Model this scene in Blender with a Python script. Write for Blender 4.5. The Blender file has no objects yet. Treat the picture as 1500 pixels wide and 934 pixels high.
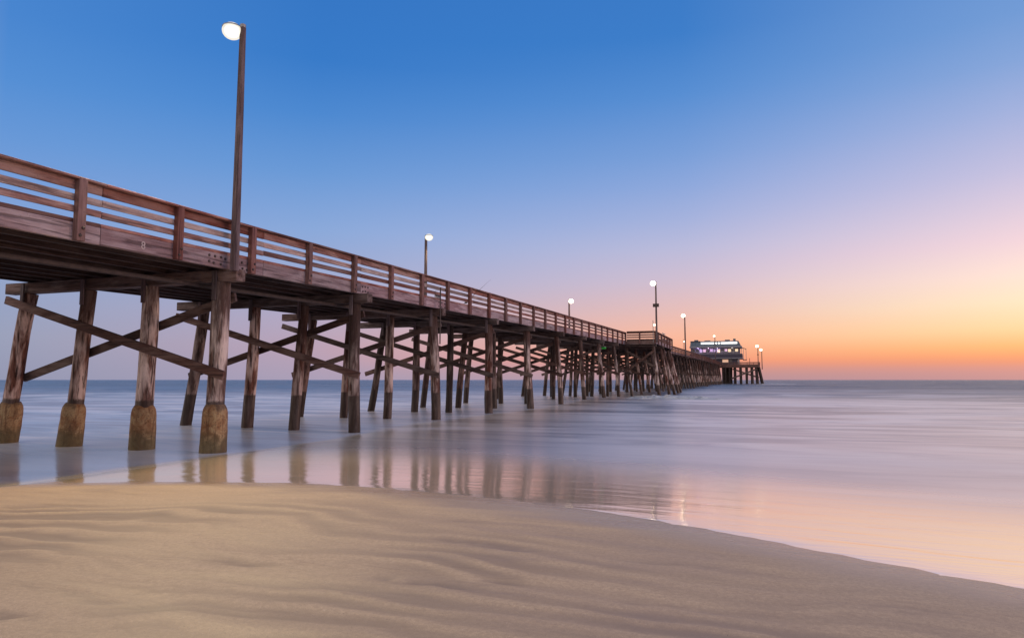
import bpy, bmesh, math, random
from mathutils import Vector, Matrix, noise

random.seed(11)
S = bpy.context.scene
COL = S.collection
R_ = math.radians

def lin(c):
    return tuple(((v/255)/12.92 if v/255 <= 0.04045 else ((v/255+0.055)/1.055)**2.4) for v in c) + (1.0,)

# ------------------------------------------------------------------ helpers
class MB:
    """collects geometry for ONE mesh object"""
    def __init__(s): s.v = []; s.f = []
    def quadbox(s, P):                       # 8 corners: bottom loop 0-3, top loop 4-7
        b = len(s.v); s.v += [tuple(p) for p in P]
        s.f += [tuple(b+i for i in q) for q in ((3,2,1,0),(4,5,6,7),(0,1,5,4),(1,2,6,5),(2,3,7,6),(3,0,4,7))]
        return s
    def box(s, x0, x1, y0, y1, z0, z1):
        return s.quadbox([(x0,y0,z0),(x1,y0,z0),(x1,y1,z0),(x0,y1,z0),(x0,y0,z1),(x1,y0,z1),(x1,y1,z1),(x0,y1,z1)])
    def beam(s, a, b, w, h, up=(0,0,1)):     # square section bar from a to b
        a = Vector(a); b = Vector(b); d = (b-a).normalized(); u = Vector(up)
        r = d.cross(u).normalized(); u = r.cross(d)
        r *= w/2; u *= h/2
        return s.quadbox([a-r-u, a+r-u, b+r-u, b-r-u, a-r+u, a+r+u, b+r+u, b-r+u])
    def tube(s, pts, rads, n=12, wob=0.0, seed=0):
        rings = []
        for i, (p, r) in enumerate(zip(pts, rads)):
            p = Vector(p)
            d = (Vector(pts[min(i+1, len(pts)-1)]) - Vector(pts[max(i-1, 0)])).normalized()
            x = d.cross(Vector((0,1,0.01)) if abs(d.y) < .9 else Vector((1,0,0))).normalized(); y = d.cross(x)
            b = len(s.v)
            for k in range(n):
                t = 2*math.pi*k/n
                rr = r
                if wob: rr *= 1 + wob*noise.noise((math.cos(t)*1.3+seed*7.1, math.sin(t)*1.3, p.z*.7+seed))
                s.v.append(tuple(p + x*math.cos(t)*rr + y*math.sin(t)*rr))
            rings.append(b)
        for a, b in zip(rings, rings[1:]):
            for k in range(n):
                s.f.append((a+k, a+(k+1) % n, b+(k+1) % n, b+k))
        s.f.append(tuple(rings[0]+k for k in reversed(range(n))))
        s.f.append(tuple(rings[-1]+k for k in range(n)))
        return s
    def sweep(s, ys, x0, x1, z0, z1):        # bar along the pier following its rise
        b = len(s.v)
        for y in ys:
            r = rail(y)
            s.v += [(x0,y,r+z0),(x1,y,r+z0),(x1,y,r+z1),(x0,y,r+z1)]
        for i in range(len(ys)-1):
            a = b+4*i
            for k in range(4):
                s.f.append((a+k, a+4+k, a+4+(k+1) % 4, a+(k+1) % 4))
        s.f.append((b,b+1,b+2,b+3)); e = b+4*(len(ys)-1); s.f.append((e+3,e+2,e+1,e))
        return s
    def ball(s, c, r, nu=14, nv=9, sx=1, sy=1, sz=1):
        c = Vector(c); b = len(s.v)
        s.v.append(tuple(c+Vector((0,0,-r*sz))))
        for j in range(1, nv):
            t = math.pi*j/nv - math.pi/2
            for i in range(nu):
                p = 2*math.pi*i/nu
                s.v.append((c.x+r*sx*math.cos(t)*math.cos(p), c.y+r*sy*math.cos(t)*math.sin(p), c.z+r*sz*math.sin(t)))
        s.v.append(tuple(c+Vector((0,0,r*sz)))); top = len(s.v)-1
        for i in range(nu): s.f.append((b, b+1+(i+1) % nu, b+1+i)); s.f.append((top, top-nu+i, top-nu+(i+1) % nu))
        for j in range(nv-2):
            for i in range(nu):
                a = b+1+j*nu
                s.f.append((a+i, a+(i+1) % nu, a+nu+(i+1) % nu, a+nu+i))
        return s
    def build(s, name, mat, parent=None, smooth=False, bevel=0, loc=None):
        m = bpy.data.meshes.new(name); m.from_pydata(s.v, [], s.f); m.update()
        bm = bmesh.new(); bm.from_mesh(m); bmesh.ops.recalc_face_normals(bm, faces=bm.faces); bm.to_mesh(m); bm.free()
        m.materials.append(mat)
        if smooth: m.shade_smooth() if hasattr(m, 'shade_smooth') else None
        o = bpy.data.objects.new(name, m); COL.objects.link(o)
        if loc: o.location = loc
        if parent: o.parent = parent
        if smooth:
            md = o.modifiers.new('edge', 'EDGE_SPLIT'); md.split_angle = R_(40)
        if bevel:
            md = o.modifiers.new('bevel', 'BEVEL'); md.width = bevel; md.segments = 1; md.limit_method = 'ANGLE'
        return o

def copy(o, parent, loc):
    c = o.copy(); COL.objects.link(c); c.parent = parent; c.location = loc; return c
def tag(o, label, cat, group=None):
    o['label'] = label; o['category'] = cat
    if group: o['group'] = group
    return o
def thing(name, loc, label, cat, group=None, rz=0):
    o = bpy.data.objects.new(name, None); COL.objects.link(o); o.location = loc; o.rotation_euler.z = rz
    o.empty_display_size = .2
    return tag(o, label, cat, group)
def world_parent(o, t):                       # part built in world coordinates under an empty that stands elsewhere
    o.parent = t; o.location = Vector(o.location) - Vector(t.location)
    return o

# ------------------------------------------------------------------ materials
def newmat(name):
    m = bpy.data.materials.new(name); m.use_nodes = True
    nt = m.node_tree; return m, nt, nt.nodes['Principled BSDF']
def N(nt, t, **kw):
    n = nt.nodes.new(t)
    for k, v in kw.items(): setattr(n, k, v)
    return n
def L(nt, a, b): nt.links.new(a, b)
def mth(nt, op, a, b=None, c=None, clamp=False):
    n = N(nt, 'ShaderNodeMath', operation=op); n.use_clamp = clamp
    for i, v in enumerate((a, b, c)):
        if v is None: continue
        if isinstance(v, (int, float)): n.inputs[i].default_value = v
        else: L(nt, v, n.inputs[i])
    return n.outputs[0]
def mapr(nt, v, a, b, c=0.0, d=1.0, smooth=False):
    n = N(nt, 'ShaderNodeMapRange'); n.interpolation_type = 'SMOOTHSTEP' if smooth else 'LINEAR'
    L(nt, v, n.inputs[0])
    for i, x in zip((1,2,3,4), (a,b,c,d)): n.inputs[i].default_value = x
    return n.outputs[0]
def mix(nt, f, a, b, mode='MIX'):
    n = N(nt, 'ShaderNodeMix', data_type='RGBA', blend_type=mode)
    if isinstance(f, (int, float)): n.inputs[0].default_value = f
    else: L(nt, f, n.inputs[0])
    for i, v in ((6, a), (7, b)):
        if isinstance(v, tuple): n.inputs[i].default_value = v if len(v) == 4 else v+(1,)
        else: L(nt, v, n.inputs[i])
    return n.outputs[2]
def tex(nt, vec, scale, detail=4, rough=.55, dist=0):
    n = N(nt, 'ShaderNodeTexNoise'); L(nt, vec, n.inputs['Vector'])
    n.inputs['Scale'].default_value = scale; n.inputs['Detail'].default_value = detail
    n.inputs['Roughness'].default_value = rough; n.inputs['Distortion'].default_value = dist
    return n.outputs['Fac']
def scaled(nt, vec, sx, sy, sz):
    n = N(nt, 'ShaderNodeMapping'); L(nt, vec, n.inputs[0]); n.inputs['Scale'].default_value = (sx, sy, sz)
    return n.outputs[0]
def bump(nt, bsdf, h, strength, dist):
    n = N(nt, 'ShaderNodeBump'); n.inputs['Strength'].default_value = strength; n.inputs['Distance'].default_value = dist
    L(nt, h, n.inputs['Height']); L(nt, n.outputs[0], bsdf.inputs['Normal'])
    return n

def wood(name, axis, c0, c1, c2, rough=.8, wet=None, patch=.5, jit=.35, crack=.55, bark=None):
    """axis: grain direction; c0 main, c1 grain dark, c2 weathered pale patches"""
    m, nt, b = newmat(name)
    tc = N(nt, 'ShaderNodeTexCoord'); oi = N(nt, 'ShaderNodeObjectInfo')
    off = N(nt, 'ShaderNodeVectorMath', operation='MULTIPLY_ADD')
    comb = N(nt, 'ShaderNodeCombineXYZ')
    for i in range(3): L(nt, oi.outputs['Random'], comb.inputs[i])
    L(nt, comb.outputs[0], off.inputs[0]); off.inputs[1].default_value = (37, 91, 53); L(nt, tc.outputs['Object'], off.inputs[2])
    v = off.outputs[0]
    g = [30, 30, 30]; g['xyz'.index(axis)] = 1.1
    p = [4, 4, 4]; p['xyz'.index(axis)] = .8
    grain = tex(nt, scaled(nt, v, *g), 1, 5, .65, .6)
    pat = tex(nt, scaled(nt, v, *p), 1, 4, .6, .3)
    fine = tex(nt, v, 22, 3, .6)
    col = mix(nt, mapr(nt, grain, .38, .62), c1, c0)
    col = mix(nt, mth(nt, 'MULTIPLY', mapr(nt, pat, .5-.07, .5+.11), patch), col, c2)
    ck = [13, 13, 13]; ck['xyz'.index(axis)] = .55
    cr = tex(nt, scaled(nt, v, *ck), 1, 4, .6, .4)
    col = mix(nt, mapr(nt, cr, .55, .62, 0, crack), col, tuple(x*.3 for x in c1[:3]))
    if bark:                                    # creosote and bark still clinging to the upper pile
        ge = N(nt, 'ShaderNodeNewGeometry'); sq = N(nt, 'ShaderNodeSeparateXYZ'); L(nt, ge.outputs['Position'], sq.inputs[0])
        bz = mth(nt, 'ADD', sq.outputs['Z'], mth(nt, 'MULTIPLY', mth(nt, 'SUBTRACT', tex(nt, scaled(nt, v, 5, 5, .7), 1, 4, .65), .5), 5.5))
        bz = mth(nt, 'SUBTRACT', bz, mth(nt, 'MULTIPLY', oi.outputs['Random'], 1.6))
        col = mix(nt, mth(nt, 'MULTIPLY', mapr(nt, bz, 2.1, 3.1), .85), col, bark)
    # dark knots and stains
    col = mix(nt, mapr(nt, fine, .62, .75, 0, .55), col, tuple(x*.35 for x in c1[:3]))
    hsv = N(nt, 'ShaderNodeHueSaturation'); L(nt, col, hsv.inputs['Color'])
    L(nt, mapr(nt, oi.outputs['Random'], 0, 1, 1-jit, 1+jit), hsv.inputs['Value'])
    sat = mth(nt, 'FRACT', mth(nt, 'MULTIPLY', oi.outputs['Random'], 7.31))
    L(nt, mapr(nt, sat, 0, 1, .75, 1.15), hsv.inputs['Saturation'])
    col = hsv.outputs[0]
    if wet:                                     # tide-soaked, weed-dark foot of a pile
        geo = N(nt, 'ShaderNodeNewGeometry'); sp = N(nt, 'ShaderNodeSeparateXYZ'); L(nt, geo.outputs['Position'], sp.inputs[0])
        z = mth(nt, 'ADD', sp.outputs['Z'], mth(nt, 'MULTIPLY', fine, .12))
        w = mapr(nt, z, 1.22, 1.28, 1, 0)
        col = mix(nt, mth(nt, 'MULTIPLY', w, .85), col, wet)
        L(nt, mapr(nt, w, 0, 1, rough, .45), b.inputs['Roughness'])
    else: b.inputs['Roughness'].default_value = rough
    L(nt, col, b.inputs['Base Color'])
    h = mth(nt, 'ADD', mth(nt, 'MULTIPLY', grain, .7), mth(nt, 'MULTIPLY', fine, .5))
    bump(nt, b, mth(nt, 'SUBTRACT', h, mth(nt, 'MULTIPLY', mapr(nt, cr, .56, .64), .8)), .8, .014)
    b.inputs['Specular IOR Level'].default_value = .3
    return m

def plain(name, c, rough=.6, metal=0, var=.25, scale=6):
    m, nt, b = newmat(name)
    tc = N(nt, 'ShaderNodeTexCoord')
    f = tex(nt, tc.outputs['Object'], scale, 5, .6)
    dark = tuple(x*(1-var) for x in c[:3]); lite = tuple(min(1, x*(1+var)) for x in c[:3])
    L(nt, mix(nt, mapr(nt, f, .35, .65), dark, lite), b.inputs['Base Color'])
    b.inputs['Roughness'].default_value = rough; b.inputs['Metallic'].default_value = metal
    bump(nt, b, f, .15, .01)
    return m
def glow(name, c, s):
    m, nt, b = newmat(name)
    b.inputs['Base Color'].default_value = (.6, .6, .6, 1)
    b.inputs['Emission Color'].default_value = c if len(c) == 4 else c+(1,)
    b.inputs['Emission Strength'].default_value = s
    return m

M = {}
M['rail'] = wood('red_brown_rail_wood', 'y', (.25,.095,.075), (.12,.045,.038), (.38,.235,.205), patch=.55, jit=.42)
M['grey'] = wood('weathered_rail_wood', 'y', (.34,.24,.22), (.19,.12,.11), (.46,.37,.35), patch=.7)
M['fascia'] = wood('fascia_wood', 'y', (.29,.20,.215), (.19,.12,.13), (.40,.315,.335), patch=.75, jit=.18, crack=.6)
M['post'] = wood('post_wood', 'z', (.19,.082,.075), (.11,.045,.04), (.28,.15,.13), patch=.4, jit=.2)
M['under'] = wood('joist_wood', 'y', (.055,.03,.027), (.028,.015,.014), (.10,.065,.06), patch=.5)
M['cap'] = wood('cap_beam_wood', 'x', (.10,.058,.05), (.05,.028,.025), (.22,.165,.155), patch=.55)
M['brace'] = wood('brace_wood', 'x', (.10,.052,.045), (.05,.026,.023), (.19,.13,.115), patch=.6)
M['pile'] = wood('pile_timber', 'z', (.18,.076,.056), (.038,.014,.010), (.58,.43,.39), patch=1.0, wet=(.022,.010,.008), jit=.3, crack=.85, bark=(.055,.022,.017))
M['shade_pile'] = wood('shaded_pile_timber', 'z', (.085,.042,.035), (.03,.014,.012), (.25,.17,.15), patch=.8, wet=(.018,.009,.007), jit=.35, crack=.8, bark=(.035,.016,.013))  # back rows: shade under the deck put into the timber colour
M['far_pile'] = wood('far_shaded_timber', 'z', (.05,.028,.025), (.02,.011,.01), (.12,.085,.08), patch=.6, wet=(.022,.010,.008))  # darker still: gloom under the pier painted into the colour
M['xrail'] = wood('cross_rail_wood', 'x', (.16,.08,.07), (.09,.045,.04), (.22,.15,.14), patch=.5)
M['pole'] = wood('lamp_pole_wood', 'z', (.12,.078,.085), (.06,.038,.042), (.22,.165,.175), patch=.5, jit=.1)
M['metal'] = plain('galvanised_metal', (.22,.22,.23), .45, .6)
M['bolt'] = plain('rusty_bolt', (.05,.035,.035), .6, .3)
M['paint'] = plain('white_stencil_paint', (.46,.39,.39), .8)
def frosted(name, c, a, st=1.0):
    m, nt, b = newmat(name); out = nt.nodes['Material Output']
    e = N(nt, 'ShaderNodeEmission'); e.inputs[0].default_value = c+(1,); e.inputs[1].default_value = st
    t = N(nt, 'ShaderNodeBsdfTransparent'); x = N(nt, 'ShaderNodeMixShader'); x.inputs[0].default_value = a
    L(nt, t.outputs[0], x.inputs[1]); L(nt, e.outputs[0], x.inputs[2]); L(nt, x.outputs[0], out.inputs['Surface'])
    return m
M['globe_far'] = frosted('frosted_globe_far', (1.0,.86,.58), .8, 9.0)
M['globe'] = frosted('frosted_globe', (1.0,.93,.80), .8)
M['lens'] = glow('lamp_lens', (1.0,.92,.76), 3.0)
M['lens_far'] = glow('lamp_lens_far', (1.0,.84,.55), 7)

# concrete jacket: rusty brown, barnacled
m, nt, b = newmat('stained_concrete'); M['concrete'] = m
geo = N(nt, 'ShaderNodeNewGeometry'); P = geo.outputs['Position']
n1 = tex(nt, P, 3.0, 5, .65, .8); n2 = tex(nt, P, 22, 4, .75)
n3 = tex(nt, scaled(nt, P, 9, 9, 1.1), 1, 5, .65, .5)
col = mix(nt, mapr(nt, n1, .36, .62), (.22,.085,.03), (.40,.27,.14))
col = mix(nt, mapr(nt, n3, .52, .64, 0, .75), col, (.12,.05,.022))
col = mix(nt, mapr(nt, n2, .54, .66, 0, .85), col, (.05,.028,.018))
sz_ = N(nt, 'ShaderNodeSeparateXYZ'); L(nt, P, sz_.inputs[0])
low = mth(nt, 'ADD', sz_.outputs['Z'], mth(nt, 'MULTIPLY', mth(nt, 'SUBTRACT', n1, .5), .9))
col = mix(nt, mapr(nt, low, .42, .12, 0, .7), col, (.085,.075,.035))          # weed and tide line
col = mix(nt, mapr(nt, low, .98, 1.1, 0, .7), col, (.07,.035,.02))
L(nt, col, b.inputs['Base Color']); b.inputs['Roughness'].default_value = .8
bump(nt, b, mth(nt, 'ADD', n1, n2), .7, .03)

# ------------------------------------------------------------------ the pier line
PY = [(-40,5.2),(8.4,5.90),(15.4,6.0),(20.6,6.10),(33,6.31),(47,6.5),(74,6.88),(117,7.48),(170,8.14),(250,8.8),(300,9.0),(400,9.0)]
def rail(y):
    for (a, za), (b_, zb) in zip(PY, PY[1:]):
        if y <= b_: return za + (zb-za)*(y-a)/(b_-a)
    return PY[-1][1]
XF, XB = -13.0, -20.6                          # seaward-right face and far face of the deck
Y0, YP0, YP1, YE = -6.0, 74.0, 90.4, 297.0     # start, viewing bay, end platform
XP = -9.87                                     # front of the viewing bay
PS = 2.573
def ysteps(a, b, step=PS):
    n = max(1, round((b-a)/step)); return [a+(b-a)*i/n for i in range(n+1)]

pier = thing('pier', (XF, 14.5, 0), 'long weathered wooden pier on timber piles running out to sea from the beach', 'pier')
def part(mb, name, mat, **kw): return world_parent(mb.build(name, mat, **kw), pier)

# deck planking
mb = MB(); ys = ysteps(Y0, YE, 6)
mb.sweep(ys, XB+.13, XF-.13, -.99, -.945)
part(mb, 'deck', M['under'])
mb = MB(); mb.box(XF-.1, XP-.13, YP0+.06, YP1-.06, rail(82)-.99, rail(82)-.945)
part(mb, 'viewing_bay_deck', M['under'])
# joists
for i in range(1, 10):
    x = XB + (XF-XB)*i/10
    part(MB().sweep(ysteps(Y0, YE, 6), x-.06, x+.06, -1.312, -.992), 'joist', M['under'])
part(MB().sweep(ysteps(Y0, YE, 6), XB, XB+.12, -1.315, -.945), 'far_fascia', M['under'])

# near railing, board by board; long runs far out
def runs():
    a = Y0 + 1.2; out = []
    while a < YP0-.3:
        b = min(a + (2*PS if a < 56 else 4*PS), YP0); out.append((a, b)); a = b
    a = YP1
    while a < YE-1:
        b = min(a + 9*PS, YE); out.append((a, b)); a = b
    return out
SECT = [('handrail', 'rail', XF-.30, XF+.025, -.05, 0), ('top_board', 'rail', XF-.15, XF-.102, -.255, -.055),
        ('middle_board', 'grey', XF-.15, XF-.102, -.495, -.35), ('middle_board', 'rail', XF-.15, XF-.102, -.735, -.595),
        ('kick_board', 'rail', XF-.16, XF-.108, -.944, -.86), ('fascia_board', 'fascia', XF-.22, XF-.102, -1.315, -.946)]
for (nm, mt, x0, x1, z0, z1) in SECT:
    for (a, b) in runs():
        j = random.uniform(-.008, .008) if nm in ('middle_board', 'top_board') else random.uniform(-.002, .002)
        if nm == 'fascia_board' : mtl = M['fascia']
        else: mtl = M[mt]
        part(MB().sweep(ysteps(a+.004, b-.004), x0+random.uniform(-.004,.004), x1+random.uniform(-.004,.004), z0+j, z1+j), nm, mtl, bevel=.008 if a < 60 else 0)

# railing posts: the nearest hundred are parts, the few farthest are one
pb = MB().box(-.11, .035, -.095, .095, -1.33, -.008)
post0 = None; post_list = []
y = 10.09 - 3*PS
while y < YP0-.6: post_list.append((XF, y, rail(y))); y += PS
post_list.append((XF, YP0-.15, rail(YP0)))
nb = 6
for i in range(nb+1): post_list.append((XP, YP0+.1+(YP1-YP0-.2)*i/nb, rail(82)))
post_list.append((XF+1.5, YP0-.03, rail(82)))
y = YP1 + .3
far = []
while y < YE:
    (post_list if len(post_list) < 100 else far).append((XF, y, rail(y))); y += PS
for k, p in enumerate(post_list):
    loc = Vector(p) - pier.location
    if post0 is None: post0 = pb.build('railing_post', M['post'], pier, bevel=.01, loc=loc)
    else: copy(post0, pier, loc)
mb = MB()
for (x, y, z) in far: mb.box(x-.11, x+.035, y-.095, y+.095, z-1.33, z-.008)
XE = 2.3; RE = rail(300)
for i in range(7):
    x = XF+.6 + (XE-XF-.6)*i/6
    mb.box(x-.09, x+.09, YE-.04, YE+.1, RE-1.33, RE-.008)
for i in range(1, 9): mb.box(XE-.11, XE+.035, YE+3*i-.09, YE+3*i+.09, RE-1.33, RE-.008)
o = part(mb, 'railing_post', M['post']); o['kind'] = 'stuff'

# viewing bay railing (front facing the beach, then along its side)
zb = rail(82)
for (nm, mt, o0, o1, z0, z1) in [('handrail', 'xrail', -.04, .28, -.05, 0), ('top_board', 'xrail', .1, .15, -.255, -.055), ('middle_board', 'xrail', .1, .15, -.495, -.35),
                                 ('middle_board', 'xrail', .1, .15, -.735, -.595), ('fascia_board', 'xrail', .1, .2, -1.42, -.86)]:
    part(MB().box(XF+.04, XP-.115, YP0+o0, YP0+o1, zb+z0, zb+z1), nm, M[mt])
for (nm, mt, x0, x1, z0, z1) in SECT:
    d = XP-XF
    part(MB().box(x0+d, x1+d, YP0+.205, YP1, zb+z0, zb+z1), nm, M[mt])
part(MB().box(XF+.04, XP-.23, YP1-.05, YP1+.03, zb-1.3, zb), 'end_board', M['xrail'])
for i in range(1, 4):
    x = XF + (XP-XF)*i/4
    part(MB().box(x-.06, x+.06, YP0+.22, YP1-.1, zb-1.312, zb-.992), 'joist', M['under'])

# ---- bents: cap beam, piles (> concrete jacket, splice plank), cross braces
bents = [8.0] + [14.53, 21.0, 27.4, 34.0, 40.6, 47.4, 54.4, 61.6, 68.6, 75.8] + [82.3+6.5*k for k in range(33)]
piles_far = MB(); npile = 0
def lean_at(y):
    pts = [(0,0),(36,.0),(47,.25),(75,.5),(110,.85),(400,.95)]
    for (a, la), (b_, lb) in zip(pts, pts[1:]):
        if y <= b_: return la+(lb-la)*(y-a)/(b_-a)
def pile(xt, xb, y, zt, r=.21, seed=0, far_=False, yb=0, mat='pile'):
    n = 9; pts = []; rad = []
    jx, jy = random.uniform(-.05,.05), random.uniform(-.06,.06)
    for i in range(n+1):
        t = i/n; z = -1.2 + (zt+1.2)*t
        tt = (z+.2)/(zt+.2)
        w = .03*math.sin(t*5+seed)
        pts.append((xb+(xt-xb)*tt + w + jx*t*(1-t)*2, y + yb*(1-tt) + jy*t*(1-t)*2, z)); rad.append(r*(1.06-.10*t))
    if far_:
        piles_far.tube([pts[0], pts[-1]], [r*1.05, r*.96], 8); return None
    mb = MB().tube(pts, rad, 16 if y < 60 else 10, .16 if y < 60 else .06, seed)
    return part(mb, 'pile', M[mat], smooth=True)
for bi, y in enumerate(bents):
    zr = rail(y); zc = zr-1.318; zt = zc-.32
    # cap beam
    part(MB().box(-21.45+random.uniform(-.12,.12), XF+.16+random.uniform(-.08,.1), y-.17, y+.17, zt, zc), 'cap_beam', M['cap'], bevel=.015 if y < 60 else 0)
    tops, bots = {1: ([-13.40,-15.86,-18.17,-20.62], [-13.48,-15.94,-18.68,-21.37]), 2: ([-13.38,-15.56,-17.74,-20.14], [-13.33,-15.85,-17.92,-20.85]),
                  3: ([-13.40,-15.53,-17.66,-19.75], [-13.25,-15.70,-17.95,-20.40]), 4: ([-13.38,-15.59,-17.63,-19.66], [-13.29,-15.63,-17.73,-20.53])}.get(bi, (None, None))
    if tops is None:
        tops = [t+random.uniform(-.15,.15) for t in (-13.38,-15.57,-17.7,-20.0)]; tops[0] = -13.36
        bots = [t+random.uniform(-.22,.22) for t in (-13.3,-15.7,-17.9,-20.7)]
        bots[0] = tops[0] + .08 + lean_at(y)
        if y > 44: bots[1] += .2*lean_at(y)
    for k in range(4):
        r = random.uniform(.175, .21) + (.025 if bi <= 1 else 0)
        fr = bi > 12 and k > 0
        if y > 44: r *= .9
        q_ = 0 if bi <= 4 else 1
        p = pile(tops[k], bots[k], y+q_*random.uniform(-.06,.06), zt, r, bi*4+k, fr, q_*random.uniform(-.15,.15), 'shade_pile' if k and bi > 1 and (y > 30 or k == 3) else 'pile'); npile += 1
        if bi <= 1:                                # the bent nearest the beach wears concrete jackets
            f = lambda z: (bots[k]+(tops[k]-bots[k])*(z+.2)/(zt+.2), y, z)
            zj = 1.07 + (.03, -.02, .0, .02)[k]
            zs = [-.8, -.2, 0, .2, .4, .6, .75, zj-.2, zj-.11, zj-.04, zj+.01, zj+.02]; rs = [.335,.332,.328,.322,.325,.316,.318,.312,.295,.262,.232,.2]
            j = MB().tube([f(z) for z in zs[:-1]]+[f(zj+.002)], rs, 26, .13, bi*9+k).build('concrete_jacket', M['concrete'], None, smooth=True)
            j.parent = p; j.location = (0, 0, 0)
        if 1 <= bi <= 4 and p:                     # short plank nailed over the pile head
            x = tops[k]
            q = MB().box(x-.07, x+.06, y-.285, y-.235, zt-.5+random.uniform(-.1,.1), zc-.04).build('splice_plank', M['pole'], None, bevel=.006)
            q.parent = p; q.location = (0, 0, 0)
    # crossed braces
    w = .24; jz = random.uniform(-.08,.08)
    if bi != 0:
        dz = zr-5.98
        a = (-21.3, y-.26, 4.10+dz*.9+jz); b = (XF+.02+lean_at(y)*.55, y-.26, 1.80+dz*.55+jz)
        part(MB().beam(a, b, .09, w), 'cross_brace', M['brace'], bevel=.008 if y < 60 else 0)
        a = (-21.05, y+.26, 1.85+dz*.55-jz); b = (-13.15, y+.26, 4.02+dz*.9-jz)
        part(MB().beam(a, b, .09, w), 'cross_brace', M['brace'], bevel=.008 if y < 60 else 0)
# piles carrying the viewing bay
for i, (yy, xb) in enumerate(((YP0+.9, -9.65), (YP0+7.4, -9.35), (YP0+9.8, -9.0), (YP1-2.6, -8.95), (YP1-.6, -8.8))):
    pile(XP-.35, xb, yy, rail(82)-1.64, .17, 300+i)
for yy in (YP0+.9, YP0+7.4, YP1-1.2):
    part(MB().box(XF-.3, XP-.02, yy-.15, yy+.15, zb-1.638, zb-1.318), 'cap_beam', M['cap'])
part(MB().beam((-13.2, YP0+.62, 2.6), (-10.1, YP0+.62, 4.9), .09, .22), 'cross_brace', M['brace'])
part(MB().beam((-13.2, YP0+1.2, 4.9), (-9.7, YP0+1.2, 2.9), .09, .22), 'cross_brace', M['brace'])

# end platform
ze = RE-1.315
part(MB().box(-28, XE, YE+.1, YE+26, ze+.32, ze+.37), 'end_platform_deck', M['under'])
part(MB().box(XF+.2, XE+.02, YE, YE+.095, ze-.9, ze+.37), 'fascia_board', M['xrail'])
part(MB().box(XE-.1, XE-.002, YE+.1, YE+26, ze-.25, ze+.318), 'fascia_board', M['under'])
for (z0, z1) in ((-.06,0),(-.3,-.1),(-.55,-.4),(-.8,-.65)):
    part(MB().box(XF+.2, XE, YE+.1, YE+.16, RE+z0, RE+z1), 'end_railing_board', M['xrail'])
    part(MB().box(XE-.2, XE-.13, YE+.17, YE+25, RE+z0, RE+z1), 'end_railing_board', M['rail'])
for r_, yy in enumerate((YE+.6, YE+4.5, YE+9, YE+14, YE+19, YE+24)):
    for k, x in enumerate((-12.3, -11.2, -9.6, -7.6, -5.4, -3.1, -.9, .9, 1.9)):
        x += random.uniform(-.35,.35) if r_ else 0
        xb = x + (1.6 if k == 8 else .45 if k == 7 else random.uniform(-.2,.2))
        piles_far.tube([(xb, yy, -1.2), (x, yy, ze-.25)], [.42, .36], 8)
    part(MB().box(-27.5, XE-.2, yy-.2, yy+.2, ze-.6, ze-.255), 'cap_beam', M['cap'])
    if r_ == 0:
        part(MB().beam((-9, yy-.4, 2.2), (1.2, yy-.4, 6.2), .12, .6), 'cross_brace', M['brace'])
        part(MB().beam((-8.4, yy+.45, 6.2), (1.8, yy+.45, 2.6), .12, .6), 'cross_brace', M['brace'])
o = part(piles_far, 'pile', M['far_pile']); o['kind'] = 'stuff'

# painted 8, bolts on the fascia, standpipe
fc = bpy.data.curves.new('number', 'FONT'); fc.body = '8'; fc.size = .25; fc.extrude = .003; fc.align_x = 'CENTER'
fo = bpy.data.objects.new('tmp', fc); COL.objects.link(fo)
bpy.context.view_layer.update()
me = bpy.data.meshes.new_from_object(fo.evaluated_get(bpy.context.evaluated_depsgraph_get()))
bpy.data.objects.remove(fo)
me.materials.append(M['paint'])
o = bpy.data.objects.new('painted_number', me); COL.objects.link(o)
yn = 11.72
o.rotation_euler = (R_(90), 0, R_(90)); o.location = (XF-.096, yn, rail(yn)-1.22)
world_parent(o, pier)
bolt0 = None
def bolt(x, y, z):
    global bolt0
    if bolt0 is None:
        bolt0 = MB().tube([(0,0,0),(.02,0,0),(.03,0,0)], [.034,.034,.02], 8).build('bolt', M['bolt'], pier, loc=Vector((x,y,z))-pier.location)
    else: copy(bolt0, pier, Vector((x,y,z))-pier.location)
for (yc, cols) in ((14.15, ((-.42,2),(-.24,2),(-.02,2),(.14,1),(.78,2),(.98,2))), (20.98, ((.05,2),(.22,2),(.4,2))), (27.2, ((.1,2),(.4,2),(.7,2)))):
    for (dy, n) in cols:
        for k in range(n): bolt(XF-.104, yc+dy+random.uniform(-.02,.02), rail(yc)-1.04-.17*k+random.uniform(-.015,.015))
for (x, y, z) in post_list[1:9]:
    for k in range(2): bolt(XF+.034, y+.03*(-1)**k, z-1.06-.16*k)
yy = 27.0
mb = MB().tube([(XF+.12, yy, 3.3), (XF+.12, yy, rail(yy)-.42)], [.03, .03], 8).tube([(XF+.12, yy-.02, rail(yy)-.8), (XF+.1, yy-.42, rail(yy)-.82)], [.025, .035], 8)
part(mb, 'standpipe', M['bolt'])
# utility pipe slung below the deck
part(MB().tube([(XF-.9, y, rail(y)-1.72) for y in ysteps(2, YP0, 6.5)], [.06]*len(ysteps(2, YP0, 6.5)), 8), 'water_main', M['bolt'])

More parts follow.
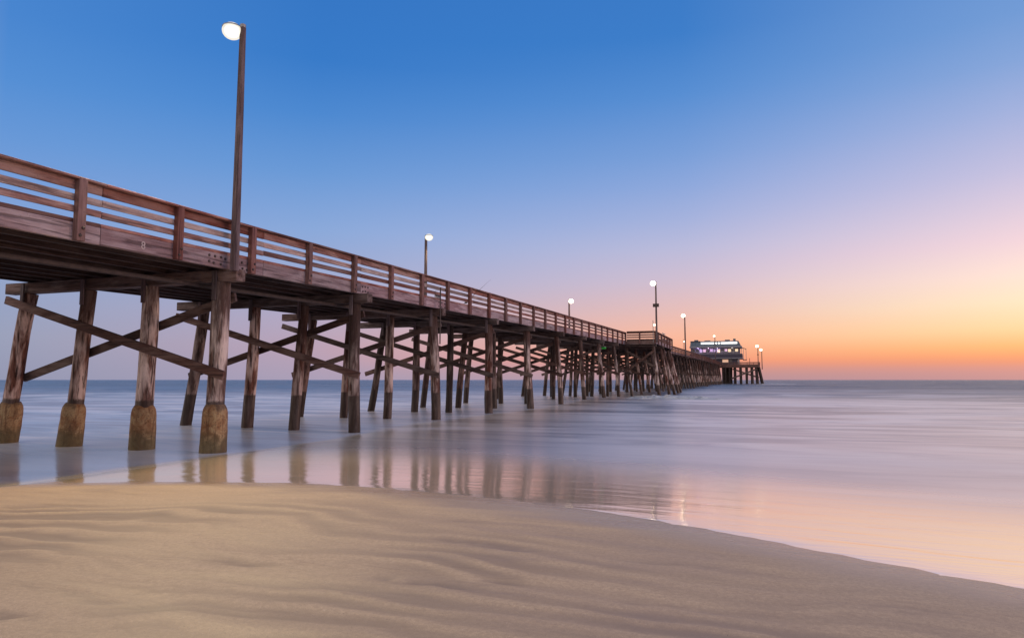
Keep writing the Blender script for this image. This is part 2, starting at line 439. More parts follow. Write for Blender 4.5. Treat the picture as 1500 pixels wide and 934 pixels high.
# ------------------------------------------------------------------ lamps
def lamp(x, y, zbase, ztop, side, label, power, thick=.2, lens=None, box=None, low=None, dyh=-.1, head=.17, aim=None):
    t = thing('street_lamp', (x, y, zbase), label, 'street lamp', 'lamps along the pier')
    h = ztop-zbase; w = thick/2
    MB().quadbox([(-w,-w,0),(w,-w,0),(w,w,0),(-w,w,0),(-w*.72,-w*.72,h),(w*.72,-w*.72,h),(w*.72,w*.72,h),(-w*.72,w*.72,h)]).build('pole', M['pole'], t, bevel=.02)
    MB().tube([(0,0,h-.03),(0,0,h+.06),(0,0,h+.09)], [w*.85,w*.85,w*.3], 10).build('pole_cap', M['metal'], t)
    L_ = .18*side
    MB().tube([(0, 0, h-.12), (L_, dyh*.5, h-.06), (L_*1.5, dyh, h-.07)], [.03,.03,.03], 8).build('arm', M['metal'], t)
    c = (L_*1.5, dyh, h-.1)
    hd = MB().tube([(c[0], c[1], c[2]+.07), (c[0], c[1], c[2]+.1), (c[0], c[1], c[2]+.13), (c[0], c[1], c[2]+.15)], [head*1.12, head*1.05, head*.6, head*.2], 14).build('lamp_head', M['metal'], t, smooth=True)
    ln = MB().ball((c[0], c[1], c[2]-.02), head*.86, sz=.8).build('lens', lens or M['lens'], hd, smooth=True)
    MB().ball((c[0], c[1], c[2]-.02), head*1.1, 24, 14, sz=.85).build('globe', M['globe_far'] if lens else M['globe'], hd, smooth=True)
    if power:
        ld = bpy.data.lights.new('lamp_light', 'SPOT'); ld.spot_size = R_(150); ld.spot_blend = .7; ld.energy = power; ld.color = (1, .76, .40); ld.shadow_soft_size = .3
        lo = bpy.data.objects.new('lamp_light', ld); COL.objects.link(lo); lo.parent = hd; lo.location = (c[0]+.35*side, c[1]-.1, c[2]-head*1.06-.35)
    if power and aim:
        ld.spot_blend = 1.0
        lo.location = (c[0], c[1]-.5, c[2]-.45); ld.spot_size = R_(82)
        lo.rotation_euler = (Vector(aim)-Vector((x+lo.location.x, y+lo.location.y, zbase+lo.location.z))).to_track_quat('-Z', 'Y').to_euler()
    if box:
        MB().box(-.32, .32, -w-.12, -w, box-.18, box+.18).build('sign_box', M['bolt'], t)
    if low:
        q = MB().tube([(-.35, -.1, 0), (-.35, -.1, low)], [.035,.03], 6).build('side_post', M['metal'], t)
        MB().ball((-.2, -.1, low-.5), .10).build('lower_lens', M['lens_far'], t)
    return t
lamp(XF+.14, 14.37, 4.60, 11.32, -1, 'tallest lit wooden lamp post, bolted to the near pier side closest to the beach', 5800, .185, head=.24, aim=(-7.5, 6.5, 0))
lamp(XB-.12, 41.1, rail(41)-1.3, 11.45, 1, 'lit wooden lamp post rising behind the railing just left of the leaning fishing rod', 160, .2, head=.25)
lamp(XB-.12, 79.2, rail(79)-1.3, 11.25, 1, 'lit lamp post behind the railing just before the viewing bay', 70, .22, lens=M['lens_far'], head=.27)
lamp(XP+.16, YP0-.12, zb-1.3, 12.2, -1, 'tall lamp post at the viewing bay corner, with a sign box halfway up', 80, .2, lens=M['lens_far'], head=.27, box=4.0, low=2.4)
lamp(XF+.16, 140.5, rail(140)-1.3, 14.7, -1, 'thin lamp post on the near railing between the viewing bay and the restaurant', 60, .3, head=.36, lens=M['lens_far'], low=3.4)
lamp(-15.2, YE+3, RE-1, 20.2, -1, 'lamp post whose top shows just above the middle of the restaurant roof', 60, .36, head=.36, lens=M['lens_far'])
lamp(1.7, YE+.6, RE-1, 15.6, -1, 'lamp post with a dark box at the pier end corner, left of the pair', 80, .36, head=.52, lens=M['lens_far'], box=4.0)
lamp(3.2, YE+4, RE-3, 14.2, -1, 'lamp post leaning out past the pier end corner, lower and right of its neighbour', 80, .36, head=.45, lens=M['lens_far'])

# ------------------------------------------------------------------ restaurant at the end of the pier
M['wall'] = plain('dark_blue_clapboard', (.05,.045,.075), .8, var=.2, scale=1.2)
M['upper'] = plain('violet_grey_boards', (.13,.11,.17), .8, var=.3, scale=2)
M['roof'] = plain('slate_roof', (.08,.11,.15), .7, var=.25, scale=1)
M['trim'] = plain('pale_trim', (.22,.22,.27), .7)
M['warm'] = glow('warm_window', (1.0,.66,.36), .8)
M['violet'] = glow('violet_window', (.5,.28,.8), .5)
M['pink'] = glow('pink_window', (.95,.45,.85), .6)
M['white_tube'] = glow('white_strip', (1.0,.97,.92), 2)
M['dimglass'] = plain('dark_glass', (.03,.03,.05), .1)
M['kiosk'] = glow('orange_sign', (1.0,.42,.18), .45)
rx0, rx1, ry0, ry1, rz = -26.0, -4.3, 304.0, 318.0, RE-.95
rest = thing('restaurant', (-15, 311, rz), 'dark two storey restaurant with white roof lights and violet windows at the pier end', 'restaurant')
def rp(mb, n, m, par=None):
    o = mb.build(n, m, None)
    if par is None: return world_parent(o, rest)
    o.parent = par; return o
w = rp(MB().box(rx0+.6, -6.6, ry0+.8, ry1-.5, rz, rz+2.62), 'lower_wall', M['wall'])
rp(MB().box(rx0, rx1, ry0-.15, ry1, rz+2.62, rz+2.95), 'ledge', M['trim'])
rp(MB().box(rx0+.15, rx1-.15, ry0, ry1-.2, rz+2.953, rz+4.6), 'balcony_wall', M['wall'])
rp(MB().box(rx0+.1, rx1-.1, ry0-.08, ry0+.1, rz+4.603, rz+4.75), 'balcony_rail', M['trim'])
uw = rp(MB().box(rx0+.5, rx1-1.2, ry0+1.2, ry1-.6, rz+4.6, rz+7.35), 'upper_wall', M['upper'])
cols = ['dimglass', 'dimglass', 'violet', 'pink', 'dimglass', 'violet', 'violet', 'warm', 'dimglass', 'pink', 'warm', 'dimglass', 'warm']
xs0 = rx0+1.0; dx = (rx1-1.7-xs0)/len(cols)
for i, c in enumerate(cols):
    a, b_ = xs0+i*dx+.16, xs0+(i+1)*dx-.16
    f = rp(MB().box(a-.1, b_+.1, ry0+1.1, ry0+1.197, rz+5.2, rz+7.0), 'window', M['trim'])
    pz = random.uniform(0, .8)
    q = MB().box(a, b_, ry0+1.04, ry0+1.097, rz+5.3+pz, rz+6.9-random.uniform(0,.3)).build('pane', M[c]); q.parent = f
mb = MB()
z0, z1, z2 = rz+7.35, rz+8.0, rz+10.0
mb.box(rx0, rx1-.3, ry0-.3, ry1, z0, z1)
rf = rp(mb, 'eaves', M['trim'])
mb = MB().quadbox([(rx0+.2,ry0-.1,z1+.004),(rx1-.6,ry0-.1,z1+.004),(rx1-.6,ry1,z1+.004),(rx0+.2,ry1,z1+.004),
                   (rx0+.4,ry0+.6,z2),(rx1-1.5,ry0+.6,z2),(rx1-1.5,ry1-.8,z2),(rx0+.4,ry1-.8,z2)])
rp(mb, 'roof', M['roof'])
rp(MB().box(rx0+.3, rx0+4.5, ry0+.3, ry1-3, z2+.003, z2+.3), 'roof_box', M['wall'])
rp(MB().box(rx0+4.5, rx1-1.6, ry0+.2, ry0+.5, z2-.2, z2+.2), 'roof_edge', M['trim'])
for (a, b_) in ((-21.2, -15.8), (-13.0, -6.4)):
    rp(MB().box(a, b_, ry0-.12, ry0+.1, z1+.95, z1+1.6), 'strip_light', M['white_tube'])
for x in (-14.9, -13.8): rp(MB().ball((x, ry0-.05, z1+1.25), .38), 'round_light', M['white_tube'])
st = rp(MB().beam((rx1-.2, ry0+1, rz+7.2), (rx1+1.5, ry0+1, rz+6.6), 3, .15), 'awning', M['wall'])
for x in (rx1+.3, rx1+1.35): rp(MB().box(x-.09, x+.09, ry0-.3, ry0-.12, rz+2.2, rz+6.7), 'awning_post', M['trim'])
rp(MB().box(rx1, rx1+1.6, ry0-.5, ry0+3, rz+1.95, rz+2.2), 'side_landing', M['xrail'])
rp(MB().box(-12.6, -10.2, ry0+.6, ry0+.795, rz+.9, rz+2.3), 'lit_doorway', M['kiosk'])
rp(MB().box(-6.3, -5.6, ry0+.3, ry0+.6, rz, rz+2.6), 'porch_post', M['trim'])
for (x, pw, c) in ((-22.5, 50, (.62,.35,1)), (-18.2, 50, (1,.4,.85)), (-14.5, 50, (.62,.35,1)), (-8.5, 30, (1,.7,.4))):
    ld = bpy.data.lights.new('eaves_light', 'POINT'); ld.energy = pw; ld.color = c; ld.shadow_soft_size = .15
    lo = bpy.data.objects.new('eaves_light', ld); COL.objects.link(lo); lo.location = (x, ry0-.05, rz+6.95); world_parent(lo, rest)
    rp(MB().ball((x, ry0-.05, rz+7.18), .14), 'eaves_lamp', M['white_tube'])
for (x, w_, h_) in ((-23.5, .8, 1.0), (-18.8, 1.2, .7), (-10.5, 1.0, .9), (-7.6, .5, 1.3)):
    rp(MB().box(x-w_, x+w_, ry0+4, ry0+6, z2+.004, z2+h_), 'roof_unit', M['roof'])
for x in (-25.5, -22, -18.5, -15, -11.5, -8, -4.7):
    rp(MB().box(x-.09, x+.09, ry0-.06, ry0+.12, rz+4.755, rz+7.34), 'veranda_post', M['trim'])
for x in (-20.5, -17.5, -9.2):
    rp(MB().box(x-.55, x+.55, ry0+.7, ry0+.795, rz+.9, rz+2.2), 'lower_window', M['dimglass'])
# small post on the platform
tag(MB().tube([(-1.6, YE+1, RE-1), (-1.6, YE+1, RE+1.6)], [.1,.09], 8).build('flag_post', M['bolt']), 'thin bare post standing on the pier end platform right of the restaurant', 'post')

# ------------------------------------------------------------------ small things on the pier
t = thing('fishing_rod', (XF-.3, 31.2, rail(31)-.94), 'thin fishing rod leaning over the pier railing, its tip against the sky', 'fishing rod')
o = MB().tube([(0,-.9,.0), (.25,.5,.85), (.55,1.6,1.62)], [.016,.009,.003], 6).build('rod_blank', M['bolt'], t)
MB().tube([(.02,-.55,.2), (.12,-.55,.2)], [.06,.06], 10).build('reel', M['metal'], t)
t = thing('bucket', (XF-.45, 27.9, rail(28)-.94), 'pale bucket standing on the deck behind the lower rails', 'bucket')
M['bucket'] = plain('pale_plastic', (.55,.55,.66), .5, var=.06)
MB().tube([(0,0,0),(0,0,.38),(0,0,.40)], [.12,.15,.16], 16).build('bucket_body', M['bucket'], t, smooth=True)
MB().tube([(-.15,0,.38),(-.1,0,.52),(.1,0,.52),(.15,0,.38)], [.008]*4, 6).build('bucket_handle', M['metal'], t)
# gull on the bay rail
M['gull'] = plain('gull_plumage', (.42,.38,.38), .9, var=.2, scale=9)
gl = MB()
gl.tube([(0,-.24,.13),(0,-.1,.15),(0,.04,.18),(0,.14,.22),(0,.19,.29),(0,.22,.33),(0,.27,.32),(0,.33,.31)], [.012,.05,.085,.075,.042,.05,.035,.008], 10)
g = thing('seagull', (XP-.1, 82.5, rail(82)), 'small grey seagull perched on the handrail of the viewing bay', 'bird')
g.rotation_euler.z = R_(60)
gl.build('body', M['gull'], g, smooth=True)
for sx in (-.03, .03): MB().tube([(sx,.02,0),(sx,.02,.13)], [.008,.01], 6).build('leg', M['kiosk'] if False else M['bolt'], g)
# green lamp made up to stand for a patch of flare under the deck
t = thing('green_flare_lamp', (-13.9, 66.2, rail(66)-1.32), 'green lamp added under the pier deck to stand for a green flare between the piles', 'lamp')
MB().tube([(0,0,-.45),(0,0,0)], [.03,.03], 6).build('hanger', M['metal'], t)
MB().tube([(0,0,-.5),(0,0,-.44),(0,0,-.38)], [.26,.24,.1], 12).build('shade', M['metal'], t)
gm = glow('green_lens', (.05,.6,.07), .07); gm.node_tree.nodes['Principled BSDF'].inputs['Base Color'].default_value = (.02,.35,.04,1)
MB().ball((0,0,-.58), .2, sx=1.5, sz=.7).build('lens', gm, t)

# ------------------------------------------------------------------ sand and water
SH = [(-400,-90),(-60,-9),(-24,2.0),(-16,7.4),(-12.8,8.62),(-11.02,8.62),(-9.91,8.92),(-7.2,9.05),(-5.76,8.78),(-4.47,8.46),(-2.8,7.98),(-1.75,7.68),(-.73,7.24),(-.07,6.88),(.47,6.55),(1.17,6.16),(1.75,5.87),(4,4.9),(12,2.2),(40,-6),(400,-70)]
def shore(x):                                   # smooth monotone interpolation
    for i in range(len(SH)-1):
        if x <= SH[i+1][0]:
            x0, y0 = SH[i]; x1, y1 = SH[i+1]
            s = lambda j: (SH[min(j+1,len(SH)-1)][1]-SH[max(j-1,0)][1])/(SH[min(j+1,len(SH)-1)][0]-SH[max(j-1,0)][0])
            h = x1-x0; t = (x-x0)/h
            return ((2*t**3-3*t*t+1)*y0 + (t**3-2*t*t+t)*h*s(i) + (-2*t**3+3*t*t)*y1 + (t**3-t*t)*h*s(i+1))
    return SH[-1][1]
def fbm(x, y, o=4):
    v = 0; a = .5
    for k in range(o): v += a*noise.noise((x, y, k*3.7)); x *= 2.03; y *= 2.03; a *= .5
    return v
def sm(a, b, v):
    t = min(1, max(0, (v-a)/(b-a))); return t*t*(3-2*t)
def film_z(x, off):                              # the last swash draining down the beach face
    return .28*sm(-12, -2.5, x)*max(0, 1-max(0, off)/11)**2 - .15*sm(11.2, 13, -x)*(1-sm(9, 17, off))
def sand_z(x, y):
    return film_z(x, y-shore(x)) + sand_rel(x, y)[0]
def sand_rel(x, y):
    d = shore(x) - y + .05*noise.noise((x*.6, 3.3, 0)) + .03*noise.noise((x*3.1, 1.3, 0))
    if d > 0:
        z = .028*d if d < 3.5 else .098+.012*(d-3.5)
        z = min(z, .9) 
        k = min(1, max(0, (d-.6)/2.2))
        wx = x + .9*fbm(x*.22+2, y*.3)
        wy = y + 1.7*fbm(x*.2, y*.25) + .7*fbm(x*.5+5, y*.55) + .12*fbm(x*1.4, y*2.1, 2) + .05*x
        t1 = wy/.46; t2 = wy/.15 + .3*fbm(wx*.8, y)
        c1 = (1-abs(math.sin(math.pi*t1)))**1.5                      # thin crests, broad troughs
        c2 = .5+.5*math.cos(2*math.pi*t2)
        a1 = max(0, min(1, .40+1.9*fbm(x*.33+7, y*.55, 3)))
        a2 = max(0, min(1, .45+2.1*fbm(x*.5+31, y*.9, 3)))
        pit = max(0, noise.noise((x*1.3+3, y*4.1, 7.7))-.40)*max(0, min(1, 1.2+3*noise.noise((x*9, y*13, 2.2))))
        z += k*(.030*c1*a1 + .011*c2*a2 + .05*fbm(x*.35, y*.5, 2) - .05*pit)
        shd = k*(max(0, .5-c1)*a1*2.0 - .5*max(0, c1-.6)*a1 + .35*(1-c2)*a2 + 2.2*pit)  # ripple shading for the colour: troughs and pits darker, crests lighter
        return z, shd
    return max(-1.5, .035*d), .3
def axis(*segs):
    out = []
    for a, b, n in segs: out += [a+(b-a)*i/n for i in range(n)]
    out.append(segs[-1][1]); return out
xs = axis((-400,-60,8),(-60,-18,14),(-18,-8,90),(-8,4,170),(4,14,60),(14,60,16),(60,400,8))
ys = axis((-300,-20,10),(-20,1,20),(1,12,230),(12,20,20),(20,60,8),(60,300,4))
v = [(x, y, sand_z(x, y)) for y in ys for x in xs]
n = len(xs)
f = [(j*n+i, j*n+i+1, (j+1)*n+i+1, (j+1)*n+i) for j in range(len(ys)-1) for i in range(n-1)]
me = bpy.data.meshes.new('sand'); me.from_pydata(v, [], f); me.shade_smooth()
at = me.attributes.new('ripple_shade', 'FLOAT', 'POINT'); at.data.foreach_set('value', [sand_rel(p[0], p[1])[1] for p in v])
at = me.attributes.new('wet', 'FLOAT', 'POINT')
at.data.foreach_set('value', [1-sm(.0, 1.1+.6*noise.noise((p[0]*.9, p[1]*.9, 4)), shore(p[0])-p[1]) for p in v])
sand = bpy.data.objects.new('sand', me); COL.objects.link(sand); sand['kind'] = 'structure'
m, nt, b = newmat('beach_sand')
geo = N(nt, 'ShaderNodeNewGeometry'); P = geo.outputs['Position']
a1 = tex(nt, scaled(nt, P, .35, 1.4, 1), 1.0, 5, .55, 1.2)
a2 = tex(nt, scaled(nt, P, .8, 3.2, 1), 1.6, 5, .6, 1.5)
a3 = tex(nt, P, 160, 3, .7)
a4 = tex(nt, P, 30, 3, .6)
col = mix(nt, mapr(nt, a1, .35, .65), (.475,.325,.20), (.58,.415,.265))
col = mix(nt, mapr(nt, a2, .56, .74, 0, .45), col, (.25,.17,.115))        # darker streaks, drawn out along x
col = mix(nt, mapr(nt, a3, .35, .65, 0, .62), col, (.27,.19,.125))
col = mix(nt, mapr(nt, tex(nt, P, 75, 2, .5), .70, .74, 0, .8), col, (.10,.075,.06))
col = mix(nt, mapr(nt, tex(nt, scaled(nt, P, 1, 1, 1), 95, 2, .5), .71, .75, 0, .6), col, (.8,.7,.55))
col = mix(nt, mapr(nt, tex(nt, scaled(nt, P, 2.2, 7, 1), 2.3, 4, .7), .70, .76, 0, .5), col, (.13,.105,.10))
rsh = N(nt, 'ShaderNodeAttribute', attribute_name='ripple_shade')
col = mix(nt, mapr(nt, rsh.outputs['Fac'], .05, .8, 0, .8), col, (.20,.14,.105))  # paints the ripple shading into the sand colour
col = mix(nt, mapr(nt, a4, .38, .62, .36, 0), col, (.27,.185,.12))
wtn = N(nt, 'ShaderNodeAttribute', attribute_name='wet')
col = mix(nt, mth(nt, 'MULTIPLY', wtn.outputs['Fac'], .35), col, (.27,.19,.125))
L(nt, col, b.inputs['Base Color'])
wt = N(nt, 'ShaderNodeAttribute', attribute_name='wet')
L(nt, mth(nt, 'SUBTRACT', mapr(nt, a1, .3, .7, .5, .75), mth(nt, 'MULTIPLY', wt.outputs['Fac'], .42)), b.inputs['Roughness']); b.inputs['Specular IOR Level'].default_value = .35
bump(nt, b, mth(nt, 'ADD', mth(nt, 'MULTIPLY', a3, .25), mth(nt, 'ADD', mth(nt, 'MULTIPLY', a4, .35), a2)), .5, .012)
me.materials.append(m)

# water: one sheet from under the sand out to the horizon
xs = axis((-9000,-1200,6),(-1200,-200,16),(-200,-40,24),(-40,-8,60),(-8,30,90),(30,120,40),(120,400,24),(400,1600,12),(1600,9000,6))
ys = [-60,-40,-20,-8,0,3]; y = 4.0
while y < 40: ys.append(y); y += .30
while y < 9000: ys.append(y); y *= 1.012 if y < 500 else 1.12
ys.append(9500)
def water_z(x, y):
    a = sm(24, 75, y)*(1-sm(450, 900, y))
    if y < 40:
        fz = film_z(x, y-shore(max(-300, min(300, x))))
    else: fz = 0
    if a <= 0: return fz
    sw = .45*noise.noise((x*.013, y*.055, 2.2)) + .07*noise.noise((x*.04+5, y*.15, 8.1)) + .05*math.sin(y*.16+x*.02+2*noise.noise((x*.01, y*.01, 0)))
    return a*sw + fz
v = [(x, y, water_z(x, y)) for y in ys for x in xs]
n = len(xs)
f = [(j*n+i, j*n+i+1, (j+1)*n+i+1, (j+1)*n+i) for j in range(len(ys)-1) for i in range(n-1)]
me = bpy.data.meshes.new('water'); me.from_pydata(v, [], f); me.shade_smooth()
at = me.attributes.new('offshore', 'FLOAT', 'POINT'); at.data.foreach_set('value', [p[1]-shore(max(-300, min(300, p[0]))) for p in v])
water = bpy.data.objects.new('water', me); COL.objects.link(water); water['kind'] = 'structure'
m, nt, b = newmat('sea_water')
geo = N(nt, 'ShaderNodeNewGeometry'); P = geo.outputs['Position']
sp = N(nt, 'ShaderNodeSeparateXYZ'); L(nt, P, sp.inputs[0])
an = N(nt, 'ShaderNodeAttribute', attribute_name='offshore'); off = an.outputs['Fac']
wob = tex(nt, scaled(nt, P, .12, .25, 1), 1, 4, .6, .8)
# the swash film right of the pier lies over bare sand; the scour under the pier is deeper
xw = mth(nt, 'ADD', sp.outputs['X'], mth(nt, 'MULTIPLY', mth(nt, 'SUBTRACT', wob, .5), 1.0))
right = mapr(nt, xw, -13.1, -12.2, 0, 1, True)
film = mth(nt, 'MULTIPLY', right, mapr(nt, off, 8, 75, 1, 0, True))
film = mth(nt, 'MAXIMUM', film, mapr(nt, off, 0, .9, .9, 0, True))
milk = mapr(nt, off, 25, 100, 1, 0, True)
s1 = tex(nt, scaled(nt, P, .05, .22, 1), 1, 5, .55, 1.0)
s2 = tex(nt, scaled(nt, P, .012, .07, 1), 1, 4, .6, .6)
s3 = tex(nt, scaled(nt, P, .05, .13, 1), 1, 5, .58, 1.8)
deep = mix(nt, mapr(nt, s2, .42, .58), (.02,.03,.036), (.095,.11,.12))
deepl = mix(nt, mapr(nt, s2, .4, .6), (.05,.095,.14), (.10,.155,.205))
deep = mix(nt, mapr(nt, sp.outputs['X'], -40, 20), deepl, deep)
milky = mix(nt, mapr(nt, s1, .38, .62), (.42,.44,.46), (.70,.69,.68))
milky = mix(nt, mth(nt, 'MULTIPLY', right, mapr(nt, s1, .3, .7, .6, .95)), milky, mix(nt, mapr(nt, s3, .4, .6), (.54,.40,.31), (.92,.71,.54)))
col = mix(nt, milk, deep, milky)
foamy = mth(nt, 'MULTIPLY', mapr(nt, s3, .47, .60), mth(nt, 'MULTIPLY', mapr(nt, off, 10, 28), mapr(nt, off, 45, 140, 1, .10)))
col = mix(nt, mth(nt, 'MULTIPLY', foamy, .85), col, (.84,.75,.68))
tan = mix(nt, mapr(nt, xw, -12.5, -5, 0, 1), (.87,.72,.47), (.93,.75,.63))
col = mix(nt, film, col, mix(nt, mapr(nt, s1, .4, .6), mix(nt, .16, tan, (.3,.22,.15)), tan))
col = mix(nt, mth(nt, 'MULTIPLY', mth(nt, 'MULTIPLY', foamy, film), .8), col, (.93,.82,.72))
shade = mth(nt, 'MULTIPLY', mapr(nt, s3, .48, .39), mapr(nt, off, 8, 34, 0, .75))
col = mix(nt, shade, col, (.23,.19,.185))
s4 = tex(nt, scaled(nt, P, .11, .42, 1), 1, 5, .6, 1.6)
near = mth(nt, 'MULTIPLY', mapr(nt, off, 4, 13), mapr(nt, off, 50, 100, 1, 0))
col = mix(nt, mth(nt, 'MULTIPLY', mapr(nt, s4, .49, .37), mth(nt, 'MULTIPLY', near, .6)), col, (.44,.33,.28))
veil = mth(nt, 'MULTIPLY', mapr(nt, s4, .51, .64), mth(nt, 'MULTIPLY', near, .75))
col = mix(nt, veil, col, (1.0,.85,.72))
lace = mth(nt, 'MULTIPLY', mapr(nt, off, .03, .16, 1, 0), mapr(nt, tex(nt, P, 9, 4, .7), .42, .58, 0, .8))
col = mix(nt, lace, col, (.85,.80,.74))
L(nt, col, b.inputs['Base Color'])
b.inputs['IOR'].default_value = 1.36
L(nt, mth(nt, 'ADD', mapr(nt, off, .5, 8, .05, .25, True), mth(nt, 'MULTIPLY', s3, .10)), b.inputs['Roughness'])
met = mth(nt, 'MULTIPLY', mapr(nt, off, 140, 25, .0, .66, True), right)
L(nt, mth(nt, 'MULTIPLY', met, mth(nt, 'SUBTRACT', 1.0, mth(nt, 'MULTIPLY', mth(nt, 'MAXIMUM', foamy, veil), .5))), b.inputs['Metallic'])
r1 = tex(nt, scaled(nt, P, .5, 2.4, 1), 1, 4, .55, .8)
r2 = tex(nt, scaled(nt, P, .10, .55, 1), 1, 4, .6, .5)
r3 = tex(nt, scaled(nt, P, .03, .2, 1), 1, 5, .65, .5)
h = mth(nt, 'ADD', mth(nt, 'MULTIPLY', r1, mapr(nt, off, 0, 14, .006, .004)),
        mth(nt, 'ADD', mth(nt, 'MULTIPLY', r2, mapr(nt, off, 8, 60, .008, .10)), mth(nt, 'MULTIPLY', r3, mapr(nt, off, 60, 200, 0, 2.4))))
bump(nt, b, h, 1.0, 1.0)
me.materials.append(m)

# a small wave breaking beside the viewing bay
def foam_wave(cx, cy, lx, ly, hz, seed):
    nx, ny = 70, 16; v = []
    for j in range(ny+1):
        for i in range(nx+1):
            u, w = i/nx*2-1, j/ny*2-1
            e = max(0, 1-u*u)**.8*max(0, 1-w*w)
            x, y = cx+u*lx, cy+w*ly+.5*math.sin(u*2+seed)
            k = noise.noise((x*.9, y*1.6, seed))*.5+noise.noise((x*2.7, y*3.6, seed))*.5
            v.append((x, y, -.1+water_z(x, y)+e*hz*(.75+.9*k)))
    f = [(j*(nx+1)+i, j*(nx+1)+i+1, (j+1)*(nx+1)+i+1, (j+1)*(nx+1)+i) for j in range(ny) for i in range(nx)]
    me = bpy.data.meshes.new('foam'); me.from_pydata(v, [], f); me.shade_smooth(); me.materials.append(M['foam'])
    o = bpy.data.objects.new('foam', me); COL.objects.link(o); o['kind'] = 'stuff'; return o
m, nt, b = newmat('sea_foam'); M['foam'] = m
geo = N(nt, 'ShaderNodeNewGeometry')
q = tex(nt, scaled(nt, geo.outputs['Position'], 1.2, 2.6, 2), 1.4, 5, .7)
L(nt, mix(nt, mapr(nt, q, .38, .70), (.36,.34,.29), (.88,.80,.66)), b.inputs['Base Color']); b.inputs['Roughness'].default_value = .35
bump(nt, b, q, .6, .1)
foam_wave(-6.6, 60, 4.6, 1.6, .46, 1.0)
foam_wave(-8.2, 66, 3.8, 1.3, .38, 4.0)
foam_wave(9, 296, 13, 5, .5, 7.0)

# ------------------------------------------------------------------ sky
GA = 25.0
SKY = {  # degrees from the afterglow : [(elevation, sRGB)]
 7.5:  [(-2,(178,140,150)),(0,(186,143,150)),(.7,(204,146,146)),(1.35,(238,152,118)),(2.2,(254,184,122)),(3.5,(255,216,164)),(5.3,(255,230,197)),(7.1,(254,226,214)),(9.4,(240,211,220)),(11.6,(219,202,222)),(14,(195,191,223)),(18,(160,176,221)),(21,(132,164,217)),(24,(112,154,213)),(45,(50,112,190)),(90,(70,120,190))],
 30:   [(-2,(170,142,156)),(0,(178,145,155)),(.8,(203,148,143)),(1.6,(244,156,126)),(3,(251,181,150)),(4,(247,187,163)),(5.6,(231,189,184)),(8.2,(207,189,208)),(10.7,(186,186,218)),(13,(164,177,220)),(15.6,(141,167,219)),(18,(121,158,216)),(22.6,(86,141,210)),(27,(60,125,201)),(45,(46,106,186)),(90,(70,120,190))],
 61:   [(-2,(160,154,180)),(0,(170,158,182)),(2.5,(185,160,180)),(5,(179,167,193)),(7.3,(162,170,204)),(12,(138,168,217)),(16.5,(106,153,214)),(21,(76,136,208)),(25,(55,122,200)),(45,(44,104,184)),(90,(70,120,190))],
 82:   [(-2,(142,150,180)),(0,(147,151,177)),(3,(153,160,186)),(7,(146,163,200)),(10,(137,165,212)),(13,(121,158,215)),(16,(104,152,215)),(20,(84,142,212)),(24,(72,133,207)),(45,(56,112,190)),(90,(70,120,190))],
 130:  [(-2,(225,195,175)),(0,(235,205,185)),(8,(248,226,205)),(25,(245,228,212)),(50,(205,203,215)),(90,(70,120,190))],
}
BOOST = {130: 1.45}  # sky behind the camera brightened, added as fill for sand and pile fronts
W = bpy.data.worlds.new('World'); S.world = W; W.use_nodes = True
nt = W.node_tree; bg = nt.nodes['Background']
tc = N(nt, 'ShaderNodeTexCoord'); sp = N(nt, 'ShaderNodeSeparateXYZ'); L(nt, tc.outputs['Generated'], sp.inputs[0])
el = mth(nt, 'MULTIPLY', mth(nt, 'ARCSINE', sp.outputs['Z']), 57.29578)
az = mth(nt, 'MULTIPLY', mth(nt, 'ARCTAN2', sp.outputs['X'], sp.outputs['Y']), 57.29578)
dz = mth(nt, 'SUBTRACT', az, GA)
dz = mth(nt, 'ABSOLUTE', mth(nt, 'WRAP', dz, 180.0, -180.0))
fe = mapr(nt, el, -2, 90)
prev = None; pk = None
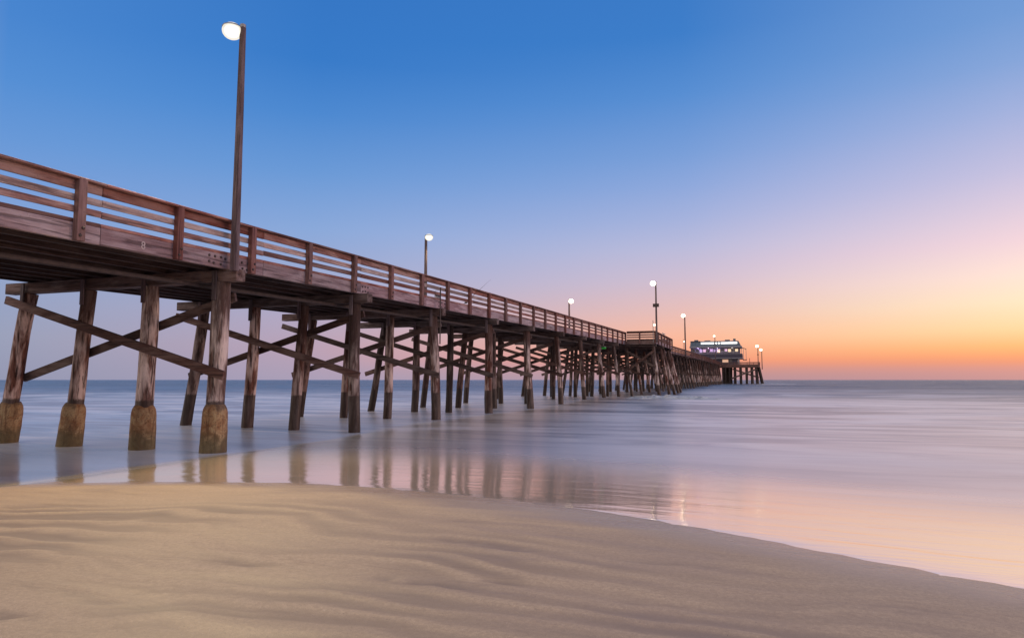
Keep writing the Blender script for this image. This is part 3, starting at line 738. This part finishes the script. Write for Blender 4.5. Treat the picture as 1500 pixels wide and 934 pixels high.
for k, stops in SKY.items():
    cr = N(nt, 'ShaderNodeValToRGB'); cr.color_ramp.interpolation = 'CARDINAL' if False else 'LINEAR'
    e = cr.color_ramp.elements
    while len(e) > 1: e.remove(e[0])
    for i, (a, c) in enumerate(stops):
        p = (a+2)/92
        s = e[0] if i == 0 else e.new(p)
        s.position = p
        cc = lin(c); g = BOOST.get(k, 1) if a < 89 else 1
        s.color = (cc[0]*g, cc[1]*g, cc[2]*g, 1)
    L(nt, fe, cr.inputs[0])
    if prev is None: prev = cr.outputs[0]
    else: prev = mix(nt, mapr(nt, dz, pk, k, 0, 1, False), prev, cr.outputs[0])
    pk = k
# faint real-atmosphere variation on top
sky = N(nt, 'ShaderNodeTexSky'); sky.sky_type = 'NISHITA'; sky.sun_disc = False
sky.sun_elevation = R_(3); sky.sun_rotation = R_(GA)
add = N(nt, 'ShaderNodeMix', data_type='RGBA', blend_type='ADD'); add.inputs[0].default_value = .003
L(nt, prev, add.inputs[6]); L(nt, sky.outputs[0], add.inputs[7])
L(nt, add.outputs[2], bg.inputs[0]); bg.inputs[1].default_value = 1.0

# afterglow from just over the horizon, right of the frame
sd = bpy.data.lights.new('sun', 'SUN'); sd.energy = 1.3; sd.angle = R_(35); sd.color = (1, .66, .46)
so = bpy.data.objects.new('sun', sd); COL.objects.link(so)
d = Vector((math.sin(R_(GA+45)), math.cos(R_(GA+45)), math.tan(R_(12))))
so.rotation_euler = d.to_track_quat('Z', 'Y').to_euler(); so.location = (60, 60, 40)

# ------------------------------------------------------------------ camera
cam = bpy.data.cameras.new('camera'); cam.lens = 24.0; cam.sensor_width = 36; cam.clip_end = 30000; cam.clip_start = .05
co = bpy.data.objects.new('camera', cam); COL.objects.link(co); S.camera = co
a, p = R_(19.4737), R_(5.0859)
F = Vector((-math.sin(a)*math.cos(p), math.cos(a)*math.cos(p), math.sin(p)))
co.location = (0, 0, 1.75); co.rotation_euler = F.to_track_quat('-Z', 'Y').to_euler()

vs = S.view_settings; vs.view_transform = 'Standard'; vs.look = 'None'; vs.exposure = 0; vs.gamma = 1; vs.use_curve_mapping = False
S.render.engine = 'CYCLES'; S.cycles.use_denoising = True; S.cycles.max_bounces = 6
